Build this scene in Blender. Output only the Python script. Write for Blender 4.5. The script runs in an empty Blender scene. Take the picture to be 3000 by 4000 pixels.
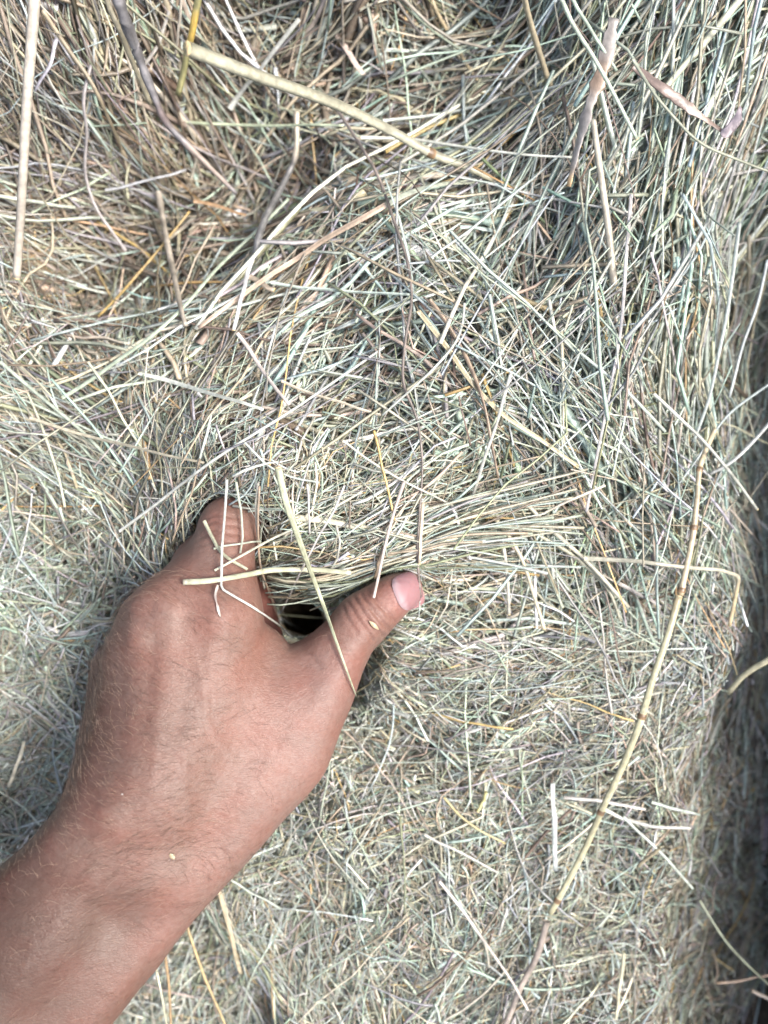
import bpy, math, random
import numpy as np
from mathutils import Vector

SC = bpy.context.scene
# ---------------------------------------------------------------- camera, sky, sun, exposure
H = 0.30                      # camera height above the level of the hay round the hand (metres)
cam_d = bpy.data.cameras.new('camera'); cam = bpy.data.objects.new('camera', cam_d)
SC.collection.objects.link(cam); SC.camera = cam
cam.location = (0, 0, H); cam.rotation_euler = (0, 0, 0)
cam_d.sensor_fit = 'HORIZONTAL'; cam_d.sensor_width = 36; cam_d.lens = 36.0
cam_d.clip_start = 0.005; cam_d.clip_end = 50
cam_d.dof.use_dof = True; cam_d.dof.focus_distance = 0.262; cam_d.dof.aperture_fstop = 9

SUN_EL, SUN_AZ = math.radians(58), math.radians(92)     # azimuth measured clockwise from +Y
world = bpy.data.worlds.new('World'); SC.world = world; world.use_nodes = True
wn = world.node_tree.nodes; wl = world.node_tree.links; wn.clear()
sky = wn.new('ShaderNodeTexSky'); sky.sky_type = 'NISHITA'; sky.sun_disc = False
sky.sun_elevation = SUN_EL; sky.sun_rotation = SUN_AZ; sky.dust_density = 6.0; sky.air_density = 1.0; sky.ozone_density = 1.2
bg = wn.new('ShaderNodeBackground'); bg.inputs['Strength'].default_value = 0.10
wo = wn.new('ShaderNodeOutputWorld'); wl.new(sky.outputs[0], bg.inputs[0]); wl.new(bg.outputs[0], wo.inputs[0])

sun_d = bpy.data.lights.new('sun', 'SUN'); sun_d.energy = 1.5; sun_d.angle = math.radians(20); sun_d.color = (1.0, 0.985, 0.965)
sun = bpy.data.objects.new('sun', sun_d); SC.collection.objects.link(sun)
sdir = Vector((math.sin(SUN_AZ)*math.cos(SUN_EL), math.cos(SUN_AZ)*math.cos(SUN_EL), math.sin(SUN_EL)))
sun.rotation_euler = sdir.to_track_quat('Z', 'Y').to_euler(); sun.location = sdir*2
SC.view_settings.view_transform = 'Standard'; SC.view_settings.look = 'None'
SC.view_settings.exposure = 1.5; SC.view_settings.gamma = 1.0; SC.view_settings.use_curve_mapping = False
SC.cycles.max_bounces = 6; SC.cycles.diffuse_bounces = 3

# ---------------------------------------------------------------- helpers
S = 0.30/1659.0               # metres per unit of plan at the level of the hay (1659 x 2212 units over the frame)
rng = np.random.default_rng(7)

def P(px, py, z):
    """plan point (1659 x 2212 sheet) at height z -> world"""
    px = np.asarray(px, float); py = np.asarray(py, float); z = np.asarray(z, float)
    k = S*(H-z)/H
    return np.stack([(px-829.5)*k, (1106-py)*k, z+0*px], -1)

def to_px(p):
    k = S*(H-p[..., 2])/H
    return p[..., 0]/k+829.5, 1106-p[..., 1]/k

def tag(o, label=None, cat=None, group=None, kind=None):
    if label: o['label'] = label
    if cat: o['category'] = cat
    if group: o['group'] = group
    if kind: o['kind'] = kind
    return o

def fast_mesh(name, v, q, smooth=True, col=None):
    me = bpy.data.meshes.new(name)
    v = np.ascontiguousarray(v, np.float32); q = np.ascontiguousarray(q, np.int32)
    me.vertices.add(len(v)); me.vertices.foreach_set('co', v.ravel())
    me.loops.add(q.size); me.loops.foreach_set('vertex_index', q.ravel())
    me.polygons.add(len(q))
    me.polygons.foreach_set('loop_start', np.arange(0, q.size, q.shape[1], dtype=np.int32))
    me.polygons.foreach_set('use_smooth', np.full(len(q), smooth))
    me.update(calc_edges=True)
    if col is not None:
        a = me.attributes.new('Col', 'FLOAT_COLOR', 'POINT')
        c = np.ones((len(v), 4), np.float32); c[:, :3] = col
        a.data.foreach_set('color', c.ravel())
    return me

def link(name, me, mat, parent=None, loc=None):
    o = bpy.data.objects.new(name, me); SC.collection.objects.link(o)
    if mat: me.materials.append(mat)
    if parent: o.parent = parent
    if loc is not None: o.location = loc
    return o

def vnoise(n, ext, cell, seed):
    """smooth value noise on an n x n grid covering ext metres, feature size cell"""
    r = np.random.default_rng(seed); m = int(ext/cell)+4
    g = r.standard_normal((m, m)); t = np.linspace(0, m-3.001, n); i = t.astype(int); f = t-i; f = f*f*(3-2*f)
    a = g[i][:, i]; b = g[i+1][:, i]; c = g[i][:, i+1]; d = g[i+1][:, i+1]
    fy = f[:, None]; fx = f[None, :]
    return (a*(1-fy)+b*fy)*(1-fx)+(c*(1-fy)+d*fy)*fx

# ---------------------------------------------------------------- materials
def nodes(name):
    m = bpy.data.materials.new(name); m.use_nodes = True
    return m, m.node_tree.nodes, m.node_tree.links, m.node_tree.nodes['Principled BSDF']

def mat_hay():
    m, n, l, b = nodes('dry_hay')
    at = n.new('ShaderNodeAttribute'); at.attribute_name = 'Col'
    tc = n.new('ShaderNodeTexCoord')
    no = n.new('ShaderNodeTexNoise'); no.inputs['Scale'].default_value = 420; no.inputs['Detail'].default_value = 3
    l.new(tc.outputs['Object'], no.inputs['Vector'])
    mr = n.new('ShaderNodeMapRange'); mr.inputs[1].default_value = .3; mr.inputs[2].default_value = .7
    mr.inputs[3].default_value = .72; mr.inputs[4].default_value = 1.18; l.new(no.outputs['Fac'], mr.inputs[0])
    mx = n.new('ShaderNodeMix'); mx.data_type = 'RGBA'; mx.blend_type = 'MULTIPLY'; mx.inputs[0].default_value = 1
    cb = n.new('ShaderNodeCombineColor')
    for k in range(3): l.new(mr.outputs[0], cb.inputs[k])
    l.new(at.outputs['Color'], mx.inputs[6]); l.new(cb.outputs[0], mx.inputs[7])
    l.new(mx.outputs[2], b.inputs['Base Color'])
    b.inputs['Roughness'].default_value = .36; b.inputs['Specular IOR Level'].default_value = .6
    bp = n.new('ShaderNodeBump'); bp.inputs['Strength'].default_value = .35; bp.inputs['Distance'].default_value = .0004
    n2 = n.new('ShaderNodeTexNoise'); n2.inputs['Scale'].default_value = 1500; l.new(tc.outputs['Object'], n2.inputs['Vector'])
    l.new(n2.outputs['Fac'], bp.inputs['Height']); l.new(bp.outputs[0], b.inputs['Normal'])
    return m
M_HAY = mat_hay()

def mat_bed():
    m, n, l, b = nodes('chaff_bed')
    tc = n.new('ShaderNodeTexCoord')
    no = n.new('ShaderNodeTexNoise'); no.inputs['Scale'].default_value = 260; no.inputs['Detail'].default_value = 6
    l.new(tc.outputs['Object'], no.inputs['Vector'])
    cr = n.new('ShaderNodeValToRGB'); l.new(no.outputs['Fac'], cr.inputs[0])
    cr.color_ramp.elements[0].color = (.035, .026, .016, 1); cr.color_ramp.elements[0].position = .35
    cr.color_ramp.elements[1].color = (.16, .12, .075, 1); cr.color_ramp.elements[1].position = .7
    l.new(cr.outputs[0], b.inputs['Base Color']); b.inputs['Roughness'].default_value = .9
    return m
M_BED = mat_bed()

def mat_skin():
    m, n, l, b = nodes('skin')
    at = n.new('ShaderNodeAttribute'); at.attribute_name = 'Col'
    tc = n.new('ShaderNodeTexCoord')
    def noise(sc, det=4):
        x = n.new('ShaderNodeTexNoise'); x.inputs['Scale'].default_value = sc; x.inputs['Detail'].default_value = det
        l.new(tc.outputs['Object'], x.inputs['Vector']); return x
    a = noise(75, 5); bno = noise(650, 3)
    c1 = n.new('ShaderNodeValToRGB'); l.new(a.outputs['Fac'], c1.inputs[0])
    c1.color_ramp.elements[0].color = (1.05, .94, .91, 1); c1.color_ramp.elements[0].position = .35
    c1.color_ramp.elements[1].color = (.96, 1.04, 1.05, 1); c1.color_ramp.elements[1].position = .65
    c2 = n.new('ShaderNodeValToRGB'); l.new(bno.outputs['Fac'], c2.inputs[0])
    c2.color_ramp.elements[0].color = (.90, .83, .80, 1); c2.color_ramp.elements[0].position = .32
    c2.color_ramp.elements[1].color = (1.04, 1.05, 1.05, 1); c2.color_ramp.elements[1].position = .66
    mx = n.new('ShaderNodeMix'); mx.data_type = 'RGBA'; mx.blend_type = 'MULTIPLY'; mx.inputs[0].default_value = 1
    my = n.new('ShaderNodeMix'); my.data_type = 'RGBA'; my.blend_type = 'MULTIPLY'; my.inputs[0].default_value = 1
    l.new(at.outputs['Color'], mx.inputs[6]); l.new(c1.outputs[0], mx.inputs[7])
    l.new(mx.outputs[2], my.inputs[6]); l.new(c2.outputs[0], my.inputs[7])
    l.new(my.outputs[2], b.inputs['Base Color'])
    b.inputs['Roughness'].default_value = .5; b.inputs['Specular IOR Level'].default_value = .4
    b.inputs['Subsurface Weight'].default_value = .12; b.inputs['Subsurface Scale'].default_value = .003
    b.inputs['Subsurface Radius'].default_value = (1, .35, .2)
    # fine diamond lines of the skin: cells stretched across the hand
    mp = n.new('ShaderNodeMapping'); mp.inputs['Rotation'].default_value = (0, 0, math.radians(-25)); mp.inputs['Scale'].default_value = (620, 1250, 900)
    l.new(tc.outputs['Object'], mp.inputs['Vector'])
    vo = n.new('ShaderNodeTexVoronoi'); vo.feature = 'DISTANCE_TO_EDGE'; vo.inputs['Scale'].default_value = 1
    nd = noise(900, 2); ml = n.new('ShaderNodeMix'); ml.data_type = 'VECTOR'; ml.inputs[0].default_value = .5
    ad = n.new('ShaderNodeVectorMath'); ad.operation = 'ADD'; l.new(mp.outputs[0], ad.inputs[0]); l.new(nd.outputs['Color'], ad.inputs[1])
    l.new(ad.outputs[0], vo.inputs['Vector'])
    mn = n.new('ShaderNodeMath'); mn.operation = 'MINIMUM'; mn.inputs[1].default_value = .25; l.new(vo.outputs['Distance'], mn.inputs[0])
    bp = n.new('ShaderNodeBump'); bp.inputs['Strength'].default_value = .5; bp.inputs['Distance'].default_value = .0005
    l.new(mn.outputs[0], bp.inputs['Height'])
    bp2 = n.new('ShaderNodeBump'); bp2.inputs['Strength'].default_value = .14; bp2.inputs['Distance'].default_value = .0010
    n3 = noise(330, 5); l.new(n3.outputs['Fac'], bp2.inputs['Height']); l.new(bp.outputs[0], bp2.inputs['Normal'])
    l.new(bp2.outputs[0], b.inputs['Normal'])
    return m
M_SKIN = mat_skin()

def mat_plain(name, c, r=.5, spec=.5, sss=0):
    m, n, l, b = nodes(name)
    tc = n.new('ShaderNodeTexCoord'); no = n.new('ShaderNodeTexNoise'); no.inputs['Scale'].default_value = 500
    l.new(tc.outputs['Object'], no.inputs['Vector'])
    cr = n.new('ShaderNodeValToRGB'); l.new(no.outputs['Fac'], cr.inputs[0])
    cr.color_ramp.elements[0].color = (c[0]*.8, c[1]*.8, c[2]*.8, 1); cr.color_ramp.elements[0].position = .35
    cr.color_ramp.elements[1].color = (c[0]*1.1, c[1]*1.1, c[2]*1.1, 1); cr.color_ramp.elements[1].position = .65
    l.new(cr.outputs[0], b.inputs['Base Color']); b.inputs['Roughness'].default_value = r
    b.inputs['Specular IOR Level'].default_value = spec
    if sss:
        b.inputs['Subsurface Weight'].default_value = sss; b.inputs['Subsurface Scale'].default_value = .002
    return m
M_HAIR = mat_plain('dark_hair', (.07, .035, .02), .5, .5)
M_FAIR = mat_plain('fair_hair', (.42, .30, .22), .5, .5)
M_TWINE = mat_plain('blue_twine', (.025, .045, .14), .5, .4)

# ---------------------------------------------------------------- the hand as a distance field
OUT = np.array([(446,1091),(466,1078),(486,1075),(516,1084),(546,1101),(561,1136),(566,1216),(586,1271),(601,1331),(616,1371),(626,1391),
 (646,1381),(671,1361),(696,1336),(711,1316),(741,1286),(791,1258),(841,1234),(885,1222),(910,1232),(923,1262),(910,1296),(884,1325),(866,1348),
 (841,1381),(811,1411),(791,1451),(771,1501),(751,1551),(733,1604),(725,1625),(708,1672),(670,1739),(600,1809),(550,1854),(500,1899),(460,1944),
 (425,1984),(385,2034),(345,2089),(300,2139),(270,2179),(245,2212),(160,2330),(-60,2640),(-420,3150),(-1000,3150),(-1000,2500),(-500,2200),(-220,2000),(-60,1890),(0,1849),
 (30,1824),(70,1789),(110,1750),(133,1699),(145,1649),(150,1604),(164,1551),(179,1501),(188,1466),(194,1421),(216,1388),(240,1351),(249,1311),
 (261,1286),(281,1266),(306,1251),(341,1226),(371,1201),(391,1176),(406,1151),(423,1122)], float)

def poly_sdf(px, py, poly):
    d = np.full(px.shape, 1e9); s = np.ones(px.shape)
    n = len(poly)
    for i in range(n):
        a = poly[i]; b = poly[i-1]; e = b-a
        wx = px-a[0]; wy = py-a[1]
        t = np.clip((wx*e[0]+wy*e[1])/(e@e), 0, 1)
        d = np.minimum(d, (wx-e[0]*t)**2+(wy-e[1]*t)**2)
        c1 = py >= a[1]; c2 = py < b[1]; c3 = e[0]*wy > e[1]*wx
        s = np.where((c1 & c2 & c3) | (~c1 & ~c2 & ~c3), -s, s)
    return s*np.sqrt(d)
_gx = np.arange(-1100, 1105, 5.0); _gy = np.arange(900, 3305, 5.0)
_GX, _GY = np.meshgrid(_gx, _gy)
OUTG = poly_sdf(_GX, _GY, OUT)

def out_sdf(px, py):
    fx = np.clip((px+1100)/5, 0, len(_gx)-1.01); fy = np.clip((py-900)/5, 0, len(_gy)-1.01)
    i = fx.astype(int); j = fy.astype(int); u = fx-i; v = fy-j
    return (OUTG[j, i]*(1-u)+OUTG[j, i+1]*u)*(1-v)+(OUTG[j+1, i]*(1-u)+OUTG[j+1, i+1]*u)*v

def C(a, b, ra, rb): return (P(*a), P(*b), ra, rb)
CAPS = [  # forearm: two bones' worth of flesh, then the carpus, metacarpals and the thumb
 C((-900,3000,.085),(95,1985,.050), .034,.0215), C((-760,3060,.080),(225,2075,.042), .034,.020),
 C((95,1985,.050),(225,1790,.048), .0215,.0175), C((225,2075,.042),(440,1840,.036), .020,.0175),
 C((225,1790,.048),(300,1650,.047), .0175,.0165), C((440,1840,.036),(520,1700,.033), .0175,.0175),
 C((330,1830,.046),(350,1650,.046), .018,.017),
 C((350,1690,.046),(470,1340,.039), .0165,.0140),      # index metacarpal
 C((330,1680,.048),(365,1325,.041), .0165,.0130),      # middle
 C((290,1680,.045),(300,1375,.035), .0160,.0115),      # ring
 C((250,1680,.040),(247,1455,.026), .0150,.0105),      # little
 C((476,1320,.038),(488,1140,.0265), .0130,.0122),     # index, first phalanx
 C((365,1315,.039),(440,1200,.016), .0125,.0110),      # the other fingers go down into the hay
 C((300,1370,.034),(340,1320,.006), .0110,.0095),
 C((247,1450,.024),(290,1420,-.004), .0100,.0085),
 C((500,1720,.033),(690,1500,.026), .0185,.0150),      # thumb metacarpal
 C((690,1500,.026),(728,1412,.025), .0150,.0125),
 C((728,1412,.025),(788,1335,.024), .0122,.0118),
 C((788,1335,.024),(848,1290,.0205), .0110,.0105), C((848,1290,.0205),(880,1270,.018), .0103,.0080),
 C((430,1600,.040),(600,1520,.028), .0165,.0150),      # muscle between thumb and index
 C((480,1450,.036),(620,1450,.025), .0125,.0085), C((560,1400,.026),(680,1420,.023), .008,.008),
 C((470,1500,.037),(640,1540,.027), .0150,.0150), C((440,1700,.036),(640,1620,.027), .0165,.0160)]
CURL = [  # what is curled out of sight under the hay, partly seen in the gap
 C((500,1132,.025),(530,1160,-.004), .0098,.0088), C((530,1160,-.004),(640,1190,-.022), .0086,.0075),
 C((430,1225,.014),(540,1295,-.014), .0098,.0090), C((540,1295,-.014),(572,1380,-.022), .0085,.0078),
 C((340,1320,.004),(480,1370,-.018), .0092,.0085), C((290,1420,-.004),(430,1440,-.020), .0085,.0075)]

def cap_d(p, c):
    a, b, ra, rb = c; ab = (b-a).astype(np.float32); pa = p-a.astype(np.float32)
    t = np.clip((pa@ab)/(ab@ab), 0, 1)
    q = pa-t[:, None]*ab
    return np.sqrt((q*q).sum(1))-(ra+(rb-ra)*t)
def smin(a, b, k):
    h = np.maximum(k-np.abs(a-b), 0)/k
    return np.minimum(a, b)-h*h*k*.25
def sdf(p):
    p = p.astype(np.float32); d = None
    for i, c in enumerate(CAPS):
        e = cap_d(p, c); d = e if d is None else smin(d, e, .009 if i not in (17, 18, 19) else .006)
    px, py = to_px(p); o = out_sdf(px, py)*S*(H-p[:, 2])/H
    d = -smin(-d, -o, .008)
    for c in CURL: d = smin(d, cap_d(p, c), .004)
    return d

# coarse-to-fine sampling, then surface nets
F = 0.0013; CO = 4
lo = np.array([-.40, -.50, -.040]); hi = np.array([.040, .03, .130])
nc = np.ceil((hi-lo)/(F*CO)).astype(int)
cc = np.stack(np.meshgrid(*[lo[k]+(np.arange(nc[k])+.5)*F*CO for k in range(3)], indexing='ij'), -1)
dc = sdf(cc.reshape(-1, 3)).reshape(nc)
nf = nc*CO
D = np.repeat(np.repeat(np.repeat(dc, CO, 0), CO, 1), CO, 2).astype(np.float32)
near = np.abs(D) < F*CO*1.6
idx = np.argwhere(near)
pts = lo+(idx+.5)*F
D[near] = sdf(pts)
def surface_nets(D):
    s = D < 0
    nx, ny, nz = D.shape
    acc = np.zeros((nx-1, ny-1, nz-1, 3), np.float32); cnt = np.zeros((nx-1, ny-1, nz-1), np.float32)
    for ax in range(3):
        sl0 = [slice(None)]*3; sl1 = [slice(None)]*3; sl0[ax] = slice(0, -1); sl1[ax] = slice(1, None)
        a = D[tuple(sl0)]; b = D[tuple(sl1)]; ch = (s[tuple(sl0)] != s[tuple(sl1)])
        I = np.argwhere(ch); t = a[ch]/(a[ch]-b[ch])
        pos = I.astype(np.float32); pos[:, ax] += t
        o = [k for k in range(3) if k != ax]
        for da in (0, -1):
            for db in (0, -1):
                J = I.copy(); J[:, o[0]] += da; J[:, o[1]] += db
                ok = ((J >= 0) & (J < np.array(cnt.shape))).all(1)
                np.add.at(acc, tuple(J[ok].T), pos[ok]); np.add.at(cnt, tuple(J[ok].T), 1)
    m = cnt > 0
    vid = np.full(cnt.shape, -1, np.int32); vid[m] = np.arange(m.sum())
    V = acc[m]/cnt[m][:, None]; Q = []
    for ax in range(3):
        sl0 = [slice(None)]*3; sl1 = [slice(None)]*3; sl0[ax] = slice(0, -1); sl1[ax] = slice(1, None)
        ch = s[tuple(sl0)] != s[tuple(sl1)]; I = np.argwhere(ch); neg = s[tuple(sl0)][ch]
        u = (ax+1) % 3; v = (ax+2) % 3
        ok = (I[:, u] > 0) & (I[:, v] > 0) & (I[:, u] < cnt.shape[u]) & (I[:, v] < cnt.shape[v]); I = I[ok]; neg = neg[ok]
        def g(du, dv):
            J = I.copy(); J[:, u] += du; J[:, v] += dv; return vid[tuple(J.T)]
        q = np.stack([g(-1, -1), g(0, -1), g(0, 0), g(-1, 0)], 1)
        q[~neg] = q[~neg][:, ::-1]; Q.append(q)
    return V, np.concatenate(Q)
Vh, Qh = surface_nets(D)
Vh = lo+(Vh+.5)*F
def grad(p, e=.0006):
    g = np.stack([sdf(p+np.eye(3)[k]*e)-sdf(p-np.eye(3)[k]*e) for k in range(3)], 1)
    return g/np.maximum(np.linalg.norm(g, axis=1, keepdims=True), 1e-9)
for _ in range(2): Vh = Vh-grad(Vh)*np.clip(sdf(Vh), -.001, .001)[:, None]
me0 = fast_mesh('tmp', Vh, Qh); o0 = bpy.data.objects.new('tmp', me0); SC.collection.objects.link(o0)
md = o0.modifiers.new('s', 'SUBSURF'); md.levels = 1; md.render_levels = 1
dg = bpy.context.evaluated_depsgraph_get(); me1 = bpy.data.meshes.new_from_object(o0.evaluated_get(dg))
n1 = len(me1.vertices); Vh = np.empty(n1*3, np.float32); me1.vertices.foreach_get('co', Vh); Vh = Vh.reshape(-1, 3).astype(float)
Qh = np.empty(len(me1.polygons)*4, np.int32); me1.loops.foreach_get('vertex_index', Qh); Qh = Qh.reshape(-1, 4)
bpy.data.objects.remove(o0); bpy.data.meshes.remove(me0); bpy.data.meshes.remove(me1)
Nh = grad(Vh, .0009)

def seg_dist(px, py, pts):
    d = np.full(px.shape, 1e9)
    for (ax, ay), (bx, by) in zip(pts[:-1], pts[1:]):
        ex, ey = bx-ax, by-ay; t = np.clip(((px-ax)*ex+(py-ay)*ey)/(ex*ex+ey*ey), 0, 1)
        d = np.minimum(d, np.hypot(px-ax-ex*t, py-ay-ey*t))
    return d
def G(d, w): return np.exp(-(d/w)**2)
pxh, pyh = to_px(Vh); top = np.clip(Nh[:, 2]*2, 0, 1)
wob = 3*np.sin(pxh*.11+1)+3*np.sin(pyh*.09)
disp = np.zeros(len(Vh))
for pts, w, dep in [   # folds over the thumb joint, the web, the finger joint and the wrist
 ([(764,1288),(780,1318),(806,1352),(826,1372)], 4, .00080), ([(780,1283),(800,1312),(824,1342),(842,1362)], 4, .00085),
 ([(797,1276),(816,1302),(838,1326),(852,1344)], 4, .00065), ([(750,1298),(765,1325),(788,1358),(806,1384)], 4, .00055),
 ([(738,1306),(752,1338),(768,1364)], 4, .0004), ([(700,1352),(735,1395),(770,1425)], 5, .0003),
 ([(640,1392),(668,1412),(690,1440)], 6, .0004), ([(432,1140),(470,1128),(520,1140)], 4, .0004), ([(428,1158),(470,1146),(530,1158)], 4, .0004),
 ([(425,1176),(475,1165),(538,1178)], 4, .0003), ([(440,1122),(480,1110),(520,1120)], 4, .0003),
 ([(480,1840),(505,1862),(512,1885)], 5, .0005), ([(465,1760),(530,1790),(575,1825)], 9, .0001), ([(440,1775),(500,1815),(545,1850)], 8, .0001)]:
    disp -= dep*G(seg_dist(pxh+wob*.6, pyh+wob*.6, pts), w)*top
for pts, w, dep in [   # tendons, knuckles and veins stand proud, the hollows between them sink
 ([(480,1345),(440,1500),(390,1700)], 24, .00035), ([(365,1320),(345,1500),(330,1690)], 24, .0004), ([(295,1380),(290,1520),(285,1690)], 22, .0003),
 ([(770,1380),(700,1500),(600,1640),(500,1760)], 22, .0004), ([(475,1330),(480,1325)], 38, .0012), ([(360,1315),(362,1318)], 34, .0013), ([(290,1380),(292,1382)], 30, .0012),
 ([(560,1480),(520,1600),(470,1720),(420,1830),(300,1990)], 11, .0001), ([(420,1420),(450,1560),(500,1640)], 10, .0002), ([(330,1560),(400,1640),(410,1760)], 10, .0002),
 ([(200,1905),(120,2010),(30,2120)], 20, .0003), ([(225,1770),(228,1772)], 50, .0022)]:
    disp += dep*G(seg_dist(pxh+wob, pyh+wob, pts), w)*top
for pts, w, dep in [([(420,1390),(395,1560)], 24, .0003), ([(325,1395),(320,1560)], 22, .0003), ([(585,1450),(520,1600)], 34, .0006)]:
    disp -= dep*G(seg_dist(pxh, pyh, pts), w)*top
# long fine wrinkles that run across the wrist and over the back of the hand
ph = (pxh*.55+pyh*.83)
wr = np.sin(ph*.42+4*np.sin(pxh*.018)+3*np.sin(pyh*.013))*.5+np.sin(ph*.7+5*np.sin(pxh*.012+1)+2*np.sin(pyh*.03))*.5
disp += .000012*wr*top*(1+1.6*G(np.hypot(pxh-520, pyh-1790), 130))
Vd = Vh+Nh*disp[:, None]
base = np.array([.196, .113, .089])
colh = np.tile(base, (len(Vh), 1))
def tint(c, w): 
    global colh
    colh = colh*(1-w[:, None])+np.array(c)*w[:, None]
tint((.092,.053,.041), .8*G(np.hypot((pxh-190)/1.1, pyh-1600), 180))           # outer side of hand and arm: shade painted into the skin colour
tint((.064,.035,.025), .9*G(seg_dist(pxh, pyh, [(60,2020),(-200,2300)]), 230))  # lower-left forearm darkened further, its shade put into the skin colour
tint((.245,.146,.121), .7*G(np.hypot(pxh-640, pyh-1640), 130))
tint((.22,.136,.113), .6*G(seg_dist(pxh, pyh, [(600,1790),(380,2020)]), 60))
tint((.23,.124,.104), .55*G(np.hypot(pxh-720, pyh-1470), 90))
tint((.31,.145,.130), .8*G(np.hypot(pxh-885, pyh-1290), 45))
tint((.225,.112,.090), .5*G(np.hypot(pxh-400, pyh-1240), 50))
tint((.19,.105,.08), .45*G(np.hypot(pxh-500, pyh-1110), 40))
tint((.24,.09,.075), .6*(Vh[:, 2] < .012)*1.0)
sp = np.zeros(len(Vh))
r2 = np.random.default_rng(5)
for _ in range(60):                                                             # freckles
    sp += .35*G(np.hypot(pxh-r2.uniform(0, 700), pyh-r2.uniform(1300, 2212)), r2.uniform(2.5, 5))
tint((.15,.075,.05), np.clip(sp, 0, .5))
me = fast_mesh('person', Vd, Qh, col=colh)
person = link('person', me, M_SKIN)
tag(person, 'bare tanned left forearm and hand reaching from below, gripping a bundle of hay', 'person')

def hand_hit(px, py):
    """height at which a line of sight over the plan point first meets the hand (or -1)"""
    px = np.asarray(px, float); py = np.asarray(py, float)
    z = np.full(px.shape, .12); hit = np.zeros(px.shape, bool)
    for _ in range(90):
        d = sdf(P(px, py, z).reshape(-1, 3)).reshape(px.shape)
        hit |= d < .0003
        z = np.where(hit, z, z-np.maximum(d*.8, .0004))
        if (hit | (z < -.03)).all(): break
    return np.where(hit, z, -1.0)

# thumbnail: a curved plate that follows the thumb tip
def thumbnail():
    o = np.array([864., 1281.]); ax = np.array([math.cos(math.radians(22)), -math.sin(math.radians(22))]); pr = np.array([-ax[1], ax[0]])
    nu, nv = 25, 25; uu = np.linspace(-1, 1, nu); vv = np.linspace(-1, 1, nv)
    U, V2 = np.meshgrid(uu, vv, indexing='ij')
    # plan outline: superellipse, base rounded (cuticle), free edge squarer
    r = np.maximum(np.abs(U), np.abs(V2)); nrm = (np.abs(U)**3.2+np.abs(V2)**3.2)**(1/3.2)+1e-9
    k = np.where(nrm > 0, r/nrm, 1); U2 = U*k; W2 = V2*k
    px = o[0]+ax[0]*(U2*30+18)+pr[0]*(W2*39+3); py = o[1]+ax[1]*(U2*30+18)+pr[1]*(W2*39+3)
    z = hand_hit(px, py); z = np.where(z < 0, np.nan, z)
    p = P(px, py, np.nan_to_num(z, nan=.012)); g = grad(p.reshape(-1, 3)).reshape(p.shape)
    edge = 1-r**6
    off = .00025+.0006*edge
    # the free end leaves the flesh a little
    p = p+g*off[..., None]
    v = p.reshape(-1, 3); q = []
    for i in range(nu-1):
        for j in range(nv-1): q.append((i*nv+j, (i+1)*nv+j, (i+1)*nv+j+1, i*nv+j+1))
    c = np.tile(np.array([.29, .155, .160]), (len(v), 1))
    uf = U.ravel(); lun = np.clip((-.45-uf)/.3, 0, 1)[:, None]; fr = np.clip((uf-.86)/.1, 0, 1)[:, None]
    c = c*(1-lun*.8)+np.array([.36, .26, .265])*lun*.8; c = c*(1-fr)+np.array([.34, .24, .21])*fr
    return fast_mesh('thumbnail', v, np.array(q), col=c)
m, n, l, b = nodes('nail')
at = n.new('ShaderNodeAttribute'); at.attribute_name = 'Col'; l.new(at.outputs['Color'], b.inputs['Base Color'])
b.inputs['Roughness'].default_value = .5; b.inputs['Specular IOR Level'].default_value = .3; b.inputs['Subsurface Weight'].default_value = .1; b.inputs['Subsurface Scale'].default_value = .002
nail = link('thumbnail', thumbnail(), m, person)

# ---------------------------------------------------------------- tubes, used for hairs, stems and the mass of hay
def tubes(path, w, flat, roll, col, ns=4):
    """path (n,R,3); w (n,R) full width; flat (n) thickness/width; roll (n,R) or (n,1); col (n,R,3) -> verts, quads, colours"""
    n, R, _ = path.shape
    t = np.gradient(path, axis=1); t /= np.maximum(np.linalg.norm(t, axis=2, keepdims=True), 1e-12)
    up = np.zeros_like(t); up[..., 2] = 1; near = np.abs(t[..., 2]) > .93; up[near] = (1, 0, 0)
    s = np.cross(t, up); s /= np.maximum(np.linalg.norm(s, axis=2, keepdims=True), 1e-12); u = np.cross(s, t)
    cr = np.cos(roll)[..., None]; sr = np.sin(roll)[..., None]
    a = s*cr+u*sr; bb = -s*sr+u*cr
    th = np.arange(ns)*2*math.pi/ns
    ring = path[:, :, None]+(a[:, :, None]*np.cos(th)[None, None, :, None]+bb[:, :, None]*(np.sin(th)[None, None, :, None]*flat[:, None, None, None]))*(w/2)[:, :, None, None]
    v = ring.reshape(-1, 3)
    c = np.repeat(col.reshape(-1, 3), ns, 0)
    i = np.arange(n)[:, None, None]*R*ns; j = np.arange(R-1)[None, :, None]*ns; k = np.arange(ns)[None, None, :]; k2 = (k+1) % ns
    q = np.stack([i+j+k, i+j+k2, i+j+ns+k2, i+j+ns+k], -1).reshape(-1, 4)
    caps = []
    if ns == 4:
        e0 = np.arange(n)[:, None]*R*ns+np.array([3, 2, 1, 0]); e1 = np.arange(n)[:, None]*R*ns+(R-1)*ns+np.array([0, 1, 2, 3])
        caps = [e0, e1]
    q = np.concatenate([q]+caps) if caps else q
    return v, q, c

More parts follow.
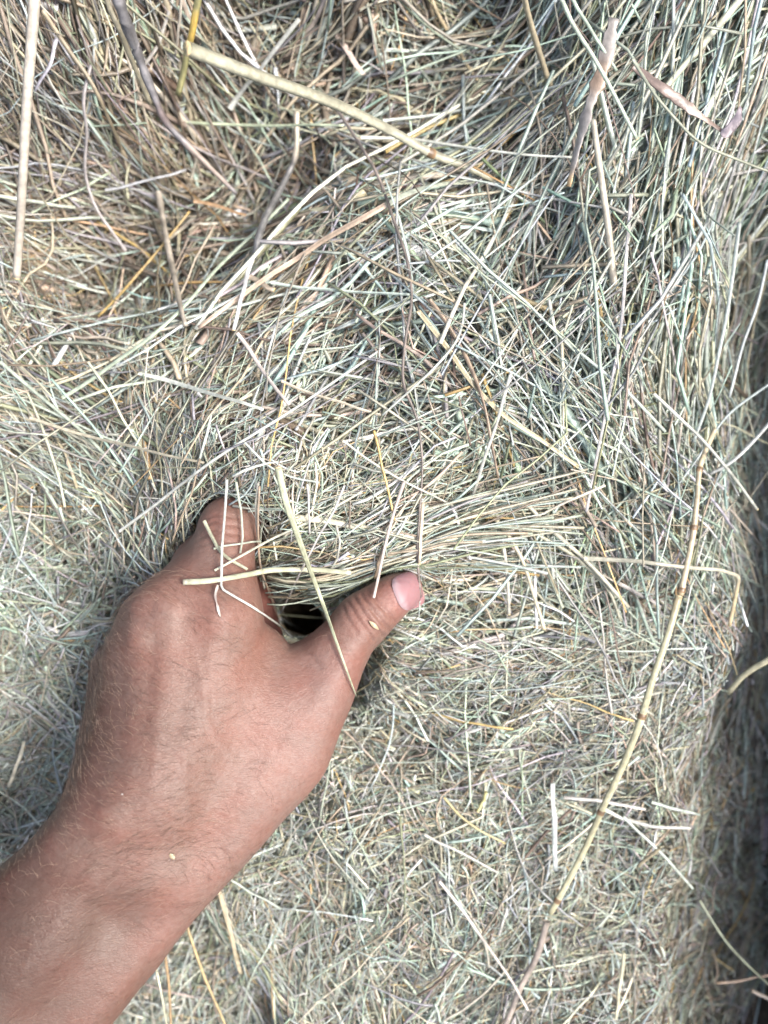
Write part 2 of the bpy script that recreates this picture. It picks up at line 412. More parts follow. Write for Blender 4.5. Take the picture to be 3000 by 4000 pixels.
def hairs(n, mat, seed, lmin, lmax, wid, dens_lo):
    r = np.random.default_rng(seed)
    ok = np.where((Nh[:, 2] > -.1) & (pyh > 1230) & (pyh < 2350) & (pxh < 745) & (pxh > -100) & (Vh[:, 2] > .012))[0]
    wgt = .25+1.0*G(seg_dist(pxh[ok], pyh[ok], [(190,1450),(180,1650),(240,1800),(330,1830)]), 90)+.5*(pxh[ok] < 520)
    wgt *= np.where(pyh[ok] > 1960, .35, 1)*np.where(pxh[ok] > 600, .3, 1)
    idx = r.choice(ok, n, p=wgt/wgt.sum())
    p0 = Vd[idx]; nn = Nh[idx]
    ang = np.radians(150+22*np.sin(pxh[idx]*.013+pyh[idx]*.009)+r.normal(0, 16, n))            # lie towards the outer side and the knuckles
    d = np.stack([np.cos(ang), np.sin(ang), np.zeros(n)], 1)
    d = d-nn*(d*nn).sum(1, keepdims=True); d /= np.linalg.norm(d, axis=1, keepdims=True)
    L = r.uniform(lmin, lmax, n); R = 8; t = np.linspace(0, 1, R)
    side = np.cross(nn, d); bend = .35+r.normal(0, .35, n)
    path = p0[:, None]+d[:, None]*(L[:, None]*t)[..., None]+side[:, None]*((L*bend)[:, None]*t*t)[..., None]+nn[:, None]*((L*r.uniform(.15, .45, n))[:, None]*(t-.65*t*t))[..., None]
    w = np.full((n, R), wid)*np.array([1, 1, .95, .88, .78, .62, .4, .12])
    return tubes(path, w, np.ones(n), np.zeros((n, 1)), np.ones((n, R, 3)), 4)
v, q, c = hairs(1500, None, 3, .003, .010, .000058, 0)
hr = link('arm_hair', fast_mesh('arm_hair', v, q), M_HAIR, person); hr['kind'] = 'stuff'; hr['label'] = 'short dark hairs on the arm and back of the hand'
v, q, c = hairs(1500, None, 4, .0025, .005, .000055, 0)
hr = link('fair_hair', fast_mesh('fair_hair', v, q), M_FAIR, person); hr['kind'] = 'stuff'; hr['label'] = 'fine fair down on the skin'

# ---------------------------------------------------------------- relief of the hay
HCTL = np.array([  # plan x, plan y, height in cm
 (100,100,1.0),(300,480,-4.4),(480,350,-5.5),(150,350,-2.6),(560,430,-4.4),(420,560,-3),(300,150,-1.2),(700,150,-3.5),(900,100,-4),(1050,230,-3.6),(850,300,-2.6),(1250,250,.8),(1500,200,1.2),(1400,500,.8),
 (650,550,-.6),(850,480,0.6),(1100,480,-1.0),(700,800,1.0),(450,780,.6),(480,1020,3.6),(590,1030,3.0),(410,1070,2.6),(340,1050,1.2),(200,1080,0.),(120,900,.2),(60,1150,-.8),(120,1350,-1.4),(60,1500,-2.6),(60,1750,-3.2),(-100,1500,-1.6),(-330,1300,1),(-330,1000,1.5),(-330,1700,1),(-120,1800,-2),(-200,2100,-5),
 (200,2200,-5.5),(430,2120,-4.5),(600,2000,-2.0),(820,1110,1.4),(700,1170,1.0),(610,1140,2.2),(590,1220,.6),(645,1322,-7.5),(690,1300,-1.6),(1000,1200,.7),(1000,1380,.3),(980,1500,-.4),(1000,800,1.8),(1250,850,1.6),(1400,1100,.6),
 (1250,1300,-.2),(1400,1450,-1.2),(1500,900,-1.2),(1620,900,-2.2),(1600,450,-2.4),(1590,1250,-1.8),(1500,1400,-1.2),(1600,1600,-2.4),(1450,1700,-1.6),(1480,1950,-2.4),(1600,2100,-3),(1400,2150,-2.4),(1380,1900,-1.8),
 (1200,1750,-1.8),(1000,1900,-1.4),(850,1700,-1.2),(750,2150,-1.8),(1150,2150,-2.2),(800,2500,-2),(1900,200,0),(800,-220,3),(1400,-220,2),(100,-220,3),(-200,500,0),(400,1500,-1),(400,1750,-2),(150,1950,-5)], float)  # points beyond the top edge: unseen ridge raised to block light
HCTL[:, 0] = 829.5+(HCTL[:, 0]-829.5)*(1-HCTL[:, 2]*.01/H); HCTL[:, 1] = 1106+(HCTL[:, 1]-1106)*(1-HCTL[:, 2]*.01/H)   # where the line of sight meets that height
EX = 0.70; NG = 440; X0 = -EX/2; Y0 = -EX/2
gx = np.linspace(0, EX, NG)
GXw, GYw = np.meshgrid(X0+gx, Y0+gx)
def field(ctl, sig, val):
    px = GXw/S+829.5; py = 1106-GYw/S; num = np.zeros(px.shape+(val.shape[1],)); den = np.zeros(px.shape)+1e-9
    for c, v in zip(ctl, val):
        w = np.exp(-((px-c[0])**2+(py-c[1])**2)/(2*sig*sig))+1e-5/(1+((px-c[0])**2+(py-c[1])**2)/1e5)
        num += w[..., None]*v; den += w
    return num/den[..., None]
HG = field(HCTL[:, :2], 75, HCTL[:, 2:])[..., 0]*.01+.0035*vnoise(NG, EX, .045, 1)+.0020*vnoise(NG, EX, .016, 2)
# a deep cleft between this heap and an added unseen wall runs down the right side
_xp = GXw/S+829.5; _yp = 1106-GYw/S
_e = np.interp(_yp, [-100,330,430,640,760,900,1300,1500,1700,1900,2100,2300], [1740,1590,1470,1470,1510,1545,1560,1540,1500,1465,1440,1430])
_e = _e+26*vnoise(NG, EX, .022, 31)+12*vnoise(NG, EX, .009, 32)
_fl = np.interp(_yp, [0,330,430,800,1500,2212], [.0,.04,.11,.12,.145,.16])
def _ss(v): v = np.clip(v, 0, 1); return v*v*(3-2*v)
_k = _xp.copy()
for _ in range(60):                                  # the side of the heap rolls over, ever steeper, into the cleft
    _d = _fl*np.clip((_k-_e)/np.maximum(1690-_e, 60), 0, 1.1)**.95
    _k = .7*_k+.3*(829.5+(_xp-829.5)*H/(H-HG*.7+_d))
HG = HG*(1-.5*_ss((_k-_e)/150))-_d
_w = _ss((_xp-2105)/110); HG = HG*(1-_w)+.115*_w  # unseen hay wall past the right edge, added to keep sun off the cleft
TW = vnoise(NG, EX, .022, 41)*.30+vnoise(NG, EX, .05, 42)*.20      # tufts: each lies its own way
CL = vnoise(NG, EX, .014, 43)+.6*vnoise(NG, EX, .035, 44)          # and is thicker or thinner
def samp(g, x, y):
    fx = np.clip((x-X0)/EX*(NG-1), 0, NG-1.001); fy = np.clip((y-Y0)/EX*(NG-1), 0, NG-1.001)
    i = fx.astype(int); j = fy.astype(int); u = fx-i; v = fy-j
    if g.ndim == 3: u = u[..., None]; v = v[..., None]
    return (g[j, i]*(1-u)+g[j, i+1]*u)*(1-v)+(g[j+1, i]*(1-u)+g[j+1, i+1]*u)*v
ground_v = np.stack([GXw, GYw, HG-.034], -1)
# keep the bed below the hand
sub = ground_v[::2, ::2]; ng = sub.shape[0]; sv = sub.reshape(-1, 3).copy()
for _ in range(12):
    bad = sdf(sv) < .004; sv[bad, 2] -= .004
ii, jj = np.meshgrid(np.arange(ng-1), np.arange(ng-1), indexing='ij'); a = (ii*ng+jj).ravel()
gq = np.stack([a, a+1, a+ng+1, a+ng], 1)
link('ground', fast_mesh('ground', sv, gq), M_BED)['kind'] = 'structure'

# ---------------------------------------------------------------- lie of the stems and their colours
ACTL = [(100,100,-62,25),(60,350,-10,30),(200,380,-10,35),(300,150,-60,35),(400,450,60,60),(550,400,50,60),(600,200,30,65),(900,100,35,45),(1000,250,22,32),(850,480,28,20),(1050,420,28,25),
 (1250,150,62,28),(1400,350,68,18),(1550,200,70,18),(1200,600,62,40),(700,650,55,35),(450,750,75,25),(300,900,-68,25),(350,1060,-80,20),(120,950,-38,20),(100,1150,-10,60),(100,1400,30,80),(50,1700,20,90),
 (1050,800,-58,25),(1250,900,-42,20),(1400,1050,-45,28),(1150,1050,-50,28),(600,950,80,45),(750,950,60,45),(900,1030,8,40),(800,1150,5,25),(1050,1180,10,14),(1300,1200,-40,40),(1000,1330,-5,28),(950,1470,6,22),(1200,1420,8,35),
 (900,1650,-20,60),(1150,1650,10,75),(700,1900,70,60),(500,2100,78,45),(1000,2000,75,45),(1250,2000,65,55),(1500,1400,-80,60),(1550,1700,-70,60),(1550,750,70,30),(1640,600,72,20),(1600,2100,-20,60),(200,550,75,70)]
aa = np.array(ACTL, float); th2 = np.radians(aa[:, 2])*2
AG = field(aa[:, :2], 90, np.stack([np.cos(th2), np.sin(th2), aa[:, 3]], 1))
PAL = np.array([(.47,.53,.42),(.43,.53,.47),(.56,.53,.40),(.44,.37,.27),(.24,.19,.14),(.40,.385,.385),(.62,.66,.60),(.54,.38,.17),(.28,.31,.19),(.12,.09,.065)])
KCTL = [  (820,80,[2.2,2.0,1.8,2.2,2.4,1.6,1.2,.4,.9,2.2]),(60,60,[1.2,.8,1.2,2.8,3.4,2,.8,.3,1,1.6]),  # weights of the ten colours round a few places; upper-left browns add painted shade
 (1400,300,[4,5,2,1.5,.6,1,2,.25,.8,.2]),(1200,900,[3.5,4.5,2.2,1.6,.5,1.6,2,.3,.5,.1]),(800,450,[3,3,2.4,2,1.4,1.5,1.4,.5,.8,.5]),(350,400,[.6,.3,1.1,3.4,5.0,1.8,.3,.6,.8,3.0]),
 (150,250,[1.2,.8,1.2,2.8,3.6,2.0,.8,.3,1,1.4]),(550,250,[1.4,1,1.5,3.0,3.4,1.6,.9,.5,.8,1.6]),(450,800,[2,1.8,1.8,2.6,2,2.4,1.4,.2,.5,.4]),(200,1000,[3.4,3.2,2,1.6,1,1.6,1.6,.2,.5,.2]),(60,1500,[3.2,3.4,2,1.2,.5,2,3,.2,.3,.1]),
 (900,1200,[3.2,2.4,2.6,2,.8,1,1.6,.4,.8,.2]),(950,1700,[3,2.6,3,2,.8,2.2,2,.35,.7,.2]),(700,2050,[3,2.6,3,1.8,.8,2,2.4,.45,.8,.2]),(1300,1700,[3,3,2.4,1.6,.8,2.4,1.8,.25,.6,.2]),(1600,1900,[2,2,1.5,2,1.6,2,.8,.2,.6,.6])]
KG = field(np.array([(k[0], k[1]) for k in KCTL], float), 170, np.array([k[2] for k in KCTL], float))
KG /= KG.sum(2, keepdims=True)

def inside_hand(path, m):
    """is any point of each path within m of the flesh (looked up in the sampled field)"""
    i = np.floor((path-lo)/F-.0).astype(int); ok = ((i >= 0) & (i < nf)).all(-1); i = np.clip(i, 0, nf-1)
    d = D[i[..., 0], i[..., 1], i[..., 2]]
    return (ok & (d < m)).any(-1)

def mass(n, lmin, lmax, wmin, wmax, dlo, dhi, seed, box, R=6, flatlo=.14, flathi=.95, curl=.5, kink=.18, tilt=.10, spread=1., power=1.6, thin=0., clump=0.):
    r = np.random.default_rng(seed)
    x = r.uniform(box[0], box[2], n); y = r.uniform(box[1], box[3], n)
    x = (x-829.5)*S; y = (1106-y)*S
    f = samp(AG, x, y); th = np.arctan2(f[:, 1], f[:, 0])/2+np.radians(f[:, 2])*r.standard_normal(n)*spread*.75+samp(TW, x, y)*np.clip(f[:, 2]/30, .4, 1.6)
    stray = r.random(n) < .12; vy = np.clip((y/S+1106)/2212, -.1, 1.1)          # hay is coarser and looser at the upper end
    xr = np.clip((x/S+829.5)/1659, 0, 1); loose = np.clip((vy-.30)/.45, 0, 1)*np.clip(.25+xr*1.6, 0, 1)
    th = np.where(stray, r.uniform(0, math.pi, n), th)
    flip = r.random(n) < .5; th = th+np.where(flip, math.pi, 0)
    L = (lmin+(lmax-lmin)*r.random(n)**power)*np.clip(1.75-f[:, 2]/45, .6, 1.5)*(.95+.5*loose)
    t = np.linspace(-.5, .5, R)
    k = r.standard_normal(n)*curl
    A = th[:, None]+k[:, None]*t
    kk = r.random(n) < kink; kt = r.uniform(-.35, .35, n); ka = r.uniform(-1.3, 1.3, n)
    A = A+np.where(kk, ka, 0)[:, None]*(t[None] > kt[:, None])
    A = A+.12*curl*r.standard_normal((n, R))
    st = (L/(R-1))[:, None]
    X = np.cumsum(np.cos(A)*st, 1); Y = np.cumsum(np.sin(A)*st, 1)
    X = X-X.mean(1, keepdims=True)+x[:, None]; Y = Y-Y.mean(1, keepdims=True)+y[:, None]
    hp = samp(HG, X, Y); h0 = hp.mean(1, keepdims=True); sl = ((hp-h0)*t).sum(1, keepdims=True)/(t*t).sum()
    z = .55*hp+.45*(h0+sl*t)+(r.uniform(dlo, dhi, n)*(.75+.75*loose))[:, None]
    z = z+(L*np.clip(r.standard_normal(n), -2.5, 2.5)*tilt)[:, None]*t+(L*r.normal(0, .05, n))[:, None]*(.25-t*t)*2
    path = np.stack([X, Y, z], -1)
    w = (wmin+(wmax-wmin)*r.random(n)**2.2)*(.72+.40*loose)
    keep = ~inside_hand(path, w[:, None]*.5+.0002)
    keep &= r.random(n) > np.clip(thin*loose+clump*(samp(CL, x, y)+.2), 0, .9)
    hx, hy = to_px(path); hole = (((hx-654)/44)**2+((hy-1334)/46)**2 < 1) & (path[..., 2] > -.090); keep &= ~hole.any(1)
    path = path[keep]; w = w[keep]; n = len(w)
    taper = np.ones((n, R)); tp = r.random(n) < .4
    taper[tp] = np.linspace(1, .35, R)
    W = w[:, None]*taper*(1+.08*r.standard_normal((n, R)))
    flat = r.uniform(flatlo, flathi, n)
    roll = r.uniform(-.7, .7, (n, 1))+np.linspace(0, 1, R)[None]*r.normal(0, .8, (n, 1))*(flat < .5)[:, None]
    cx = path[:, 0, 0]; cy = path[:, 0, 1]
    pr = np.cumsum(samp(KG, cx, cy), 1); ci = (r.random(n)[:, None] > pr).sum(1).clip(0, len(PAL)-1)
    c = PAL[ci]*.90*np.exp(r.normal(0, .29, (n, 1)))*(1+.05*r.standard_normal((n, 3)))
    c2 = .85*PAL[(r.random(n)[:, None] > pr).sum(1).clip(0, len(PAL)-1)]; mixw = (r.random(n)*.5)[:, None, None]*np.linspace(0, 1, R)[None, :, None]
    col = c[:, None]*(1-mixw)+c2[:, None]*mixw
    return tubes(path, W, flat, roll, np.clip(col, 0, .82), 4)

VIEW = (-260, -220, 2000, 2520); ALL = (-700, -450, 2360, 2660)
parts = []
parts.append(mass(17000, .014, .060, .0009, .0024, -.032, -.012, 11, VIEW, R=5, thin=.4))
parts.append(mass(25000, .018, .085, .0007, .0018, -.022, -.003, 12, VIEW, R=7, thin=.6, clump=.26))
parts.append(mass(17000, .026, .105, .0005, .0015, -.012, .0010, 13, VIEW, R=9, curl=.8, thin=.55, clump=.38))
parts.append(mass(4600, .055, .130, .0006, .0016, -.008, .0035, 19, VIEW, R=12, curl=.5, kink=.10, power=1.2, clump=.2))
parts.append(mass(1200, .060, .120, .0007, .0016, -.004, .0050, 29, (1000, -150, 1800, 1100), R=10, curl=.25, kink=.06, power=1.2, spread=1.2))
parts.append(mass(4500, .004, .014, .0005, .0015, -.014, .0005, 14, VIEW, R=3, kink=.3))
parts.append(mass(3800, .012, .055, .0013, .0034, -.012, .0008, 15, VIEW, R=7, flatlo=.06, flathi=.18, curl=.8))
parts.append(mass(700, .020, .060, .0018, .0040, -.008, .0015, 25, (-50, -50, 800, 700), R=8, flatlo=.06, flathi=.16, curl=.6))
parts.append(mass(8000, .014, .050, .00025, .0006, -.008, .0020, 16, VIEW, R=8, curl=2.2, kink=.3))
parts.append(mass(10000, .028, .085, .0004, .0011, -.010, .0005, 26, (-100, 1350, 1700, 2400), R=8, curl=1.3, clump=.3))
parts.append(mass(9000, .016, .060, .0008, .0020, -.022, .0015, 27, (1450, 200, 2330, 2600), R=5))
parts.append(mass(1500, .025, .080, .0005, .0015, -.010, .003, 28, (1520, 300, 1760, 2500), R=8, curl=.9, tilt=.35, spread=1.6))
parts.append(mass(650, .035, .095, .0013, .0026, -.012, .002, 35, (-100, -150, 1750, 900), R=9, curl=.5))
parts.append(mass(160, .015, .040, .0005, .0013, .002, .016, 36, (570, 1190, 730, 1290), R=6, curl=1.))
parts.append(mass(13000, .014, .060, .0009, .0022, -.022, .0015, 17, ALL, R=4))
parts.append(mass(750, .012, .050, .0004, .0013, .001, .010, 23, (560, 1020, 980, 1230), R=6, curl=.8))
parts.append(mass(500, .010, .035, .0004, .0012, .000, .006, 24, (380, 1000, 620, 1110), R=6, curl=.8))
parts.append(mass(3500, .006, .022, .0005, .0014, -.014, .004, 18, (150, 1000, 950, 1700), R=3))
off = 0; VV = []; QQ = []; CCc = []
for v, q, c in parts: VV.append(v); QQ.append(q+off); CCc.append(c); off += len(v)
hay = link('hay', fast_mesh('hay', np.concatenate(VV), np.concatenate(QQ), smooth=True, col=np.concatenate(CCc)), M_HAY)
tag(hay, 'thick mat of dry pale green and straw coloured hay filling the picture', 'hay', kind='stuff')
del parts, VV, QQ, CCc

def spline(pts, n):
    p = np.array(pts, float); 
    if len(p) == 2: p = np.array([p[0], (p[0]+p[1])/2+(p[1]-p[0])[::-1]*np.array([.012, -.012]), p[1]])
    d = np.r_[0, np.cumsum(np.hypot(*np.diff(p, axis=0).T))]; t = np.linspace(0, d[-1], n)
    m = np.gradient(p, d, axis=0); out = np.zeros((n, 2))
    i = np.clip(np.searchsorted(d, t, side='right')-1, 0, len(d)-2); hseg = d[i+1]-d[i]; u = ((t-d[i])/hseg)[:, None]; hs = hseg[:, None]
    return (2*u**3-3*u**2+1)*p[i]+(u**3-2*u**2+u)*hs*m[i]+(-2*u**3+3*u**2)*p[i+1]+(u**3-u**2)*hs*m[i+1]

# the bundle drawn through the grip
def gripped():
    r = np.random.default_rng(21); n = 210; R = 12
    base = np.array([(560,1248),(600,1262),(660,1266),(730,1255),(800,1234),(880,1208),(1010,1172),(1130,1152),(1260,1135)], float)
    tt = np.linspace(0, 1, len(base)); T = np.linspace(0, 1, R)
    paths = []; cols = []
    for i in range(n):
        a = r.uniform(-.02, .35); b = min(1.0, a+r.uniform(.35, .8)); t = a+(b-a)*T; t = np.clip(t, 0, 1)
        o = r.normal(0, 1); o = max(-1.9, min(1.6, o))
        bb = spline(base, 60); bx = np.interp(t, np.linspace(0, 1, 60), bb[:, 0]); by = np.interp(t, np.linspace(0, 1, 60), bb[:, 1])
        fan = 15+55*t+r.normal(0, 5)
        py = by-22+o*fan-8*(t > .5)+r.normal(0, 62)*(T-.5)+r.normal(0, 10)*np.sin(T*3.1); px = bx+r.normal(0, 8)
        py = np.where((px > 690) & (px < 940), np.minimum(py, np.interp(px, [690,741,791,841,885,940], [1322,1282,1254,1230,1222,1250])-1), py)
        z = .013+.007*np.sin(t*2.4)+r.uniform(-.012, .005)
        x, y = px, py; w0 = P(x, y, z)
        hz = samp(HG, w0[:, 0], w0[:, 1])+.002
        z = np.where(t > .4, np.maximum(z, hz+r.uniform(.001, .006)), z)
        paths.append(P(x, y, z)); cols.append(PAL[r.choice(10, p=np.array([4,2.5,3,1.6,.3,.4,2,.4,.8,.05])/15.05)]*.82*math.exp(r.normal(0, .12)))
    path = np.array(paths); keep = ~inside_hand(path, .0006); path = path[keep]; col = np.array(cols)[keep]
    nn = len(path); w = (.00035+.0009*r.random(nn)**2)[:, None]*np.ones((nn, R))
    return tubes(path, w, r.uniform(.3, 1, nn), r.uniform(-.5, .5, (nn, 1)), np.repeat(np.clip(col, 0, .8)[:, None], R, 1), 4)
v, q, c = gripped()
tag(link('gripped_hay', fast_mesh('gripped_hay', v, q, col=c), M_HAY), 'bundle of straight pale hay drawn between the curled fingers and the thumb', 'hay bundle', kind='stuff')

# ---------------------------------------------------------------- single stems that can be told apart
GREEN, SAGE, CREAM, TAN, GOLD, BROWN, TAUPE, LILAC, WHITE, OLIVE, DARK = \
 (.56,.56,.38), (.52,.58,.47), (.72,.64,.45), (.56,.42,.24), (.70,.44,.11), (.30,.19,.11), (.38,.30,.23), (.50,.45,.43), (.66,.66,.56), (.42,.40,.19), (.16,.11,.09)

GROUPS = {'hay_straw': 'single stems lying loose on the hay', 'grass_leaf': 'flat dry grass blades on the hay', 'twig': 'weathered twiggy stalks on the hay', 'dry_leaf': 'withered leaves in the hay'}
CATS = {'hay_straw': 'hay stem', 'grass_leaf': 'grass blade', 'twig': 'twig', 'dry_leaf': 'dry leaf', 'twine': 'twine'}
def single(name, label, pts, wpx, col, z=None, lift=.0045, w2=None, nodes_at=(), cut=None, band=None, sharp=False, under=False, strips=0):
    """z: heights (cm) at the ends, else it lies on whatever is beneath it"""
    r = np.random.default_rng(abs(hash(tuple(map(tuple, pts)))) % 2**31)
    p = np.array(pts, float); L = np.hypot(*np.diff(p, axis=0).T).sum(); n = int(max(10, min(70, L/11)))
    if sharp:
        d = np.r_[0, np.cumsum(np.hypot(*np.diff(p, axis=0).T))]; t = np.linspace(0, d[-1], n); xy = np.stack([np.interp(t, d, p[:, 0]), np.interp(t, d, p[:, 1])], 1)
    else: xy = spline(pts, n)
    t = np.linspace(0, 1, n)
    xy = xy+np.stack([np.interp(t, np.linspace(0, 1, 6), r.normal(0, 1.0, 6)), np.interp(t, np.linspace(0, 1, 6), r.normal(0, 1.0, 6))], 1)*(2.2 if name == 'twig' else 1)
    zz = np.zeros(n)
    for _ in range(3):
        w = P(xy[:, 0], xy[:, 1], zz); zb = samp(HG, w[:, 0], w[:, 1])+lift
        zz = zb
    hh = hand_hit(xy[:, 0], xy[:, 1]); hh = np.where(hh > 0, hh+.0012+wpx*S*.5, -1)
    if under: hh = hh*0-1
    zb = np.maximum(zb, hh)
    if z is not None: zz = np.maximum(np.interp(t, np.linspace(0, 1, len(z)), z)*.01, hh)
    else:
        k = max(2, n//6); zz = zb.copy()                     # a stiff stem rides on the high places
        for i in range(n): zz[i] = zb[max(0, i-k):i+k+1].max()*.6+.4*zb[i]
        ker = np.hanning(2*k+3)[1:-1]; ker /= ker.sum(); zp = np.pad(zz, k, mode='edge'); zz = np.convolve(zp, ker, 'valid')[:n]
        zz = np.maximum(zz, hh)
        if (hh > 0).any():
            zp = np.pad(zz, 2, mode='edge'); sm = np.convolve(zp, np.ones(5)/5, 'valid'); zz = np.maximum(sm, hh)
    path = P(xy[:, 0], xy[:, 1], zz)
    w = np.interp(t, [0, 1], [wpx, wpx*.8 if w2 is None else w2])*S*(H-zz)/H
    flat = 1.0; roll = 0.; ns = 10
    c = np.tile(np.array(col), (n, 1))*(1+.11*np.interp(t, np.linspace(0, 1, 12), r.normal(0, 1, 12)))[:, None]
    c = .76*(c*.78+c.mean(1, keepdims=True)*np.array([.215, .225, .215]))*(1+.04*r.normal(0, 1, 3))
    if name == 'grass_leaf': flat = .16; roll = np.interp(t, np.linspace(0, 1, 5), r.normal(.1, .30, 5))
    elif name == 'dry_leaf': flat = .22; roll = np.interp(t, np.linspace(0, 1, 5), r.normal(.1, .4, 5)); w = w*(.45+.55*np.sin(np.pi*np.clip(t*.92+.06, 0, 1))**.6)*(1+.16*r.normal(0, 1, n))
    elif name == 'twig': w = w*(1+.13*np.interp(t, np.linspace(0, 1, n//2), r.normal(0, 1, n//2))); c *= (1+.18*r.normal(0, 1, (n, 1)))
    else: w = w*(1+.03*np.interp(t, np.linspace(0, 1, 9), r.normal(0, 1, 9))); flat = .82
    if band is not None:
        for (a, b_, cc2) in band:
            s = 1/(1+np.exp(-(t-a)*60))*1/(1+np.exp((t-b_)*60)); c = c*(1-s[:, None])+np.array(cc2)*s[:, None]
    for na in nodes_at:
        g = np.exp(-((t-na)/(7/max(L, 1)))**2); w = w*(1+.22*g)
    v, q, cv = tubes(path[None], w[None], np.array([flat]), (roll+np.zeros(n))[None], np.clip(c, 0, .85)[None], ns)
    # fibres: streaks that run the length of the stem
    st = 1+(.30 if name == 'dry_leaf' else .18)*np.tile(r.normal(0, 1, ns), n)+.05*r.normal(0, 1, n*ns); cv = np.clip(cv*np.clip(st, .6, 1.4)[:, None], 0, .85)
    # close the ends with fans of quads about a centre point
    base_i = len(v); v = np.vstack([v, path[0], path[-1]]); cv = np.vstack([cv, c[0]*.7, c[-1]*.7])
    ex = []
    for e, ci in ((0, base_i), ((n-1)*ns, base_i+1)):
        for k in range(0, ns, 2): ex.append((e+k, e+(k+1) % ns, e+(k+2) % ns, ci))
    q = np.vstack([q, np.array(ex)])
    for k in range(strips):                                # the sheath has split into strips along its length
        a0 = r.uniform(0, .3); b0 = r.uniform(.6, 1.0); m_ = (t >= a0) & (t <= b0); o_ = r.uniform(-.5, .5)*w[m_]
        sd = np.cross(np.gradient(path, axis=0)[m_], (0, 0, 1.)); sd /= np.linalg.norm(sd, axis=1, keepdims=True)
        pp = path[m_]+sd*(o_+r.normal(0, .0006)*np.linspace(-1, 1, m_.sum())**2)[:, None]+np.array([0, 0, 1.])*(.0003+.0004*r.random())
        ww = w[m_]*r.uniform(.12, .34)*(1+.2*r.normal(0, 1, m_.sum())); nr = len(pp)
        v2, q2, c2 = tubes(pp[None], ww[None], np.array([.2]), (roll+np.zeros(n))[m_][None]*.5+r.normal(0, .3), np.clip(c[m_]*r.uniform(.75, 1.3), 0, .8)[None], 4)
        q = np.vstack([q, q2+len(v)]); v = np.vstack([v, v2]); cv = np.vstack([cv, c2])
    org = path[0]; o = link(name, fast_mesh(name, v-org, q, col=np.clip(cv, 0, .85)), M_HAY, loc=org)
    tag(o, label, CATS.get(name, name), GROUPS.get(name))
    tan = np.gradient(path, axis=0); tan /= np.linalg.norm(tan, axis=1, keepdims=True)
    def child(nm, i, length, ws, cc2, hollow=False):
        R = 5 if not hollow else 6
        if hollow:   # pale rim and dark pith at a cut end
            dd = np.array([-.0002, .0, .00015, .0001, -.0006, -.0018])*(1 if i else -1); ww = np.array([1.0, 1.04, 1.0, .62, .5, .1])
            cs = np.array([cc2, cc2, cc2, np.array(cc2)*.7, (.25,.17,.08), (.10,.06,.03)])
        else:
            dd = np.linspace(-1, 1, R)*length/2; ww = np.array([.98, 1.10, 1.17, 1.10, .98])
            cs = np.array([np.array(cc2)*1.5, np.array(cc2)*.7, cc2, np.array(cc2)*1.3, np.array(cc2)*1.8])
        pp = path[i]+tan[i]*dd[:, None]
        vv, qq, ccx = tubes(pp[None], (w[i]*ws*ww)[None], np.array([flat]), (np.zeros(R)+(roll if np.isscalar(roll) else roll[i]))[None], np.clip(cs, 0, .8)[None], 10)
        link(nm, fast_mesh(nm, vv-org, qq, col=ccx), M_HAY, o)
    for na in nodes_at: child('node', int(round(na*(n-1))), w.mean()*.9, 1.12/1.16, (.20,.13,.07))
    if cut is not None: child('cut_end', 0 if cut == 0 else n-1, 0, 1.0, (.66,.52,.28), True)
    return o

Z = single
# thick pieces near the camera
Z('hay_straw','thick cream stem standing close to the lens down the left edge of the hay',[(78,-60),(70,60),(60,190),(48,400),(35,600)],26,(.72,.64,.48),z=(6,5,3.5,1.5),w2=17,cut=1,band=[(-.1,.08,(.72,.62,.50))])
Z('hay_straw','thickest pale green stem with a cut brown end, slanting across the upper part',[(405,105),(560,165),(720,222),(850,285),(935,333),(1010,362),(1065,388)],32,(.50,.53,.34),z=(7.5,6.2,4.6,2.8,1.4,.4,-.4),w2=15,nodes_at=(.79,),cut=0)
Z('twig','thick purplish grey weathered stalk entering at the top left',[(240,-40),(290,90),(330,200),(355,262),(400,312),(450,362),(508,418)],25,(.27,.24,.245),z=(5,4,2.6,1.6,.6,-.2,-1.2),w2=9,band=[(.52,.62,(.16,.12,.11)),(.72,.95,(.35,.28,.23))])
Z('hay_straw','olive brown stem running beside the purplish grey weathered stalk',[(222,-30),(262,80),(292,150),(325,225)],13,(.38,.32,.18),z=(3.4,2.6,1.4,.2))
Z('hay_straw','short olive yellow stem passing behind the cut end of the thickest stem',[(433,-20),(418,50),(402,130),(385,205)],17,(.46,.38,.13),z=(2.5,1.6,.4,-.8),band=[(.2,.5,(.58,.40,.10))])
Z('hay_straw','smooth tan stem curving down from the top edge',[(1124,-40),(1145,45),(1168,120),(1187,180),(1203,214)],16,(.54,.44,.27),z=(4.5,3.2,1.8,.5,-.6),w2=13)
Z('hay_straw','pale cream stem tapering down from the torn grey leaf',[(1281,262),(1298,380),(1314,490),(1326,622)],13,(.64,.55,.37),z=(2.8,2.9,2.6,2.0),w2=18,cut=1)
Z('dry_leaf','long torn grey brown leaf sheath hanging in the upper right',[(1325,40),(1300,150),(1268,240),(1248,320),(1228,402)],38,(.40,.375,.32),z=(3.4,3.3,3.0,2.4,2.0),w2=18,band=[(.25,.45,(.25,.18,.13)),(.93,1.1,(.55,.38,.2))])
Z('dry_leaf','dark brown curled leaf lying among the upright stems at the right',[(1368,143),(1430,188),(1500,240),(1570,290)],24,(.22,.165,.12),z=(3,3.2,2.8,2.4),band=[(.6,.8,(.42,.33,.28))])
Z('dry_leaf','small lilac grey leaf scrap at the end of the dark curled leaf',[(1560,292),(1590,262),(1600,232)],24,(.48,.40,.38),z=(2.6,2.8,2.8))
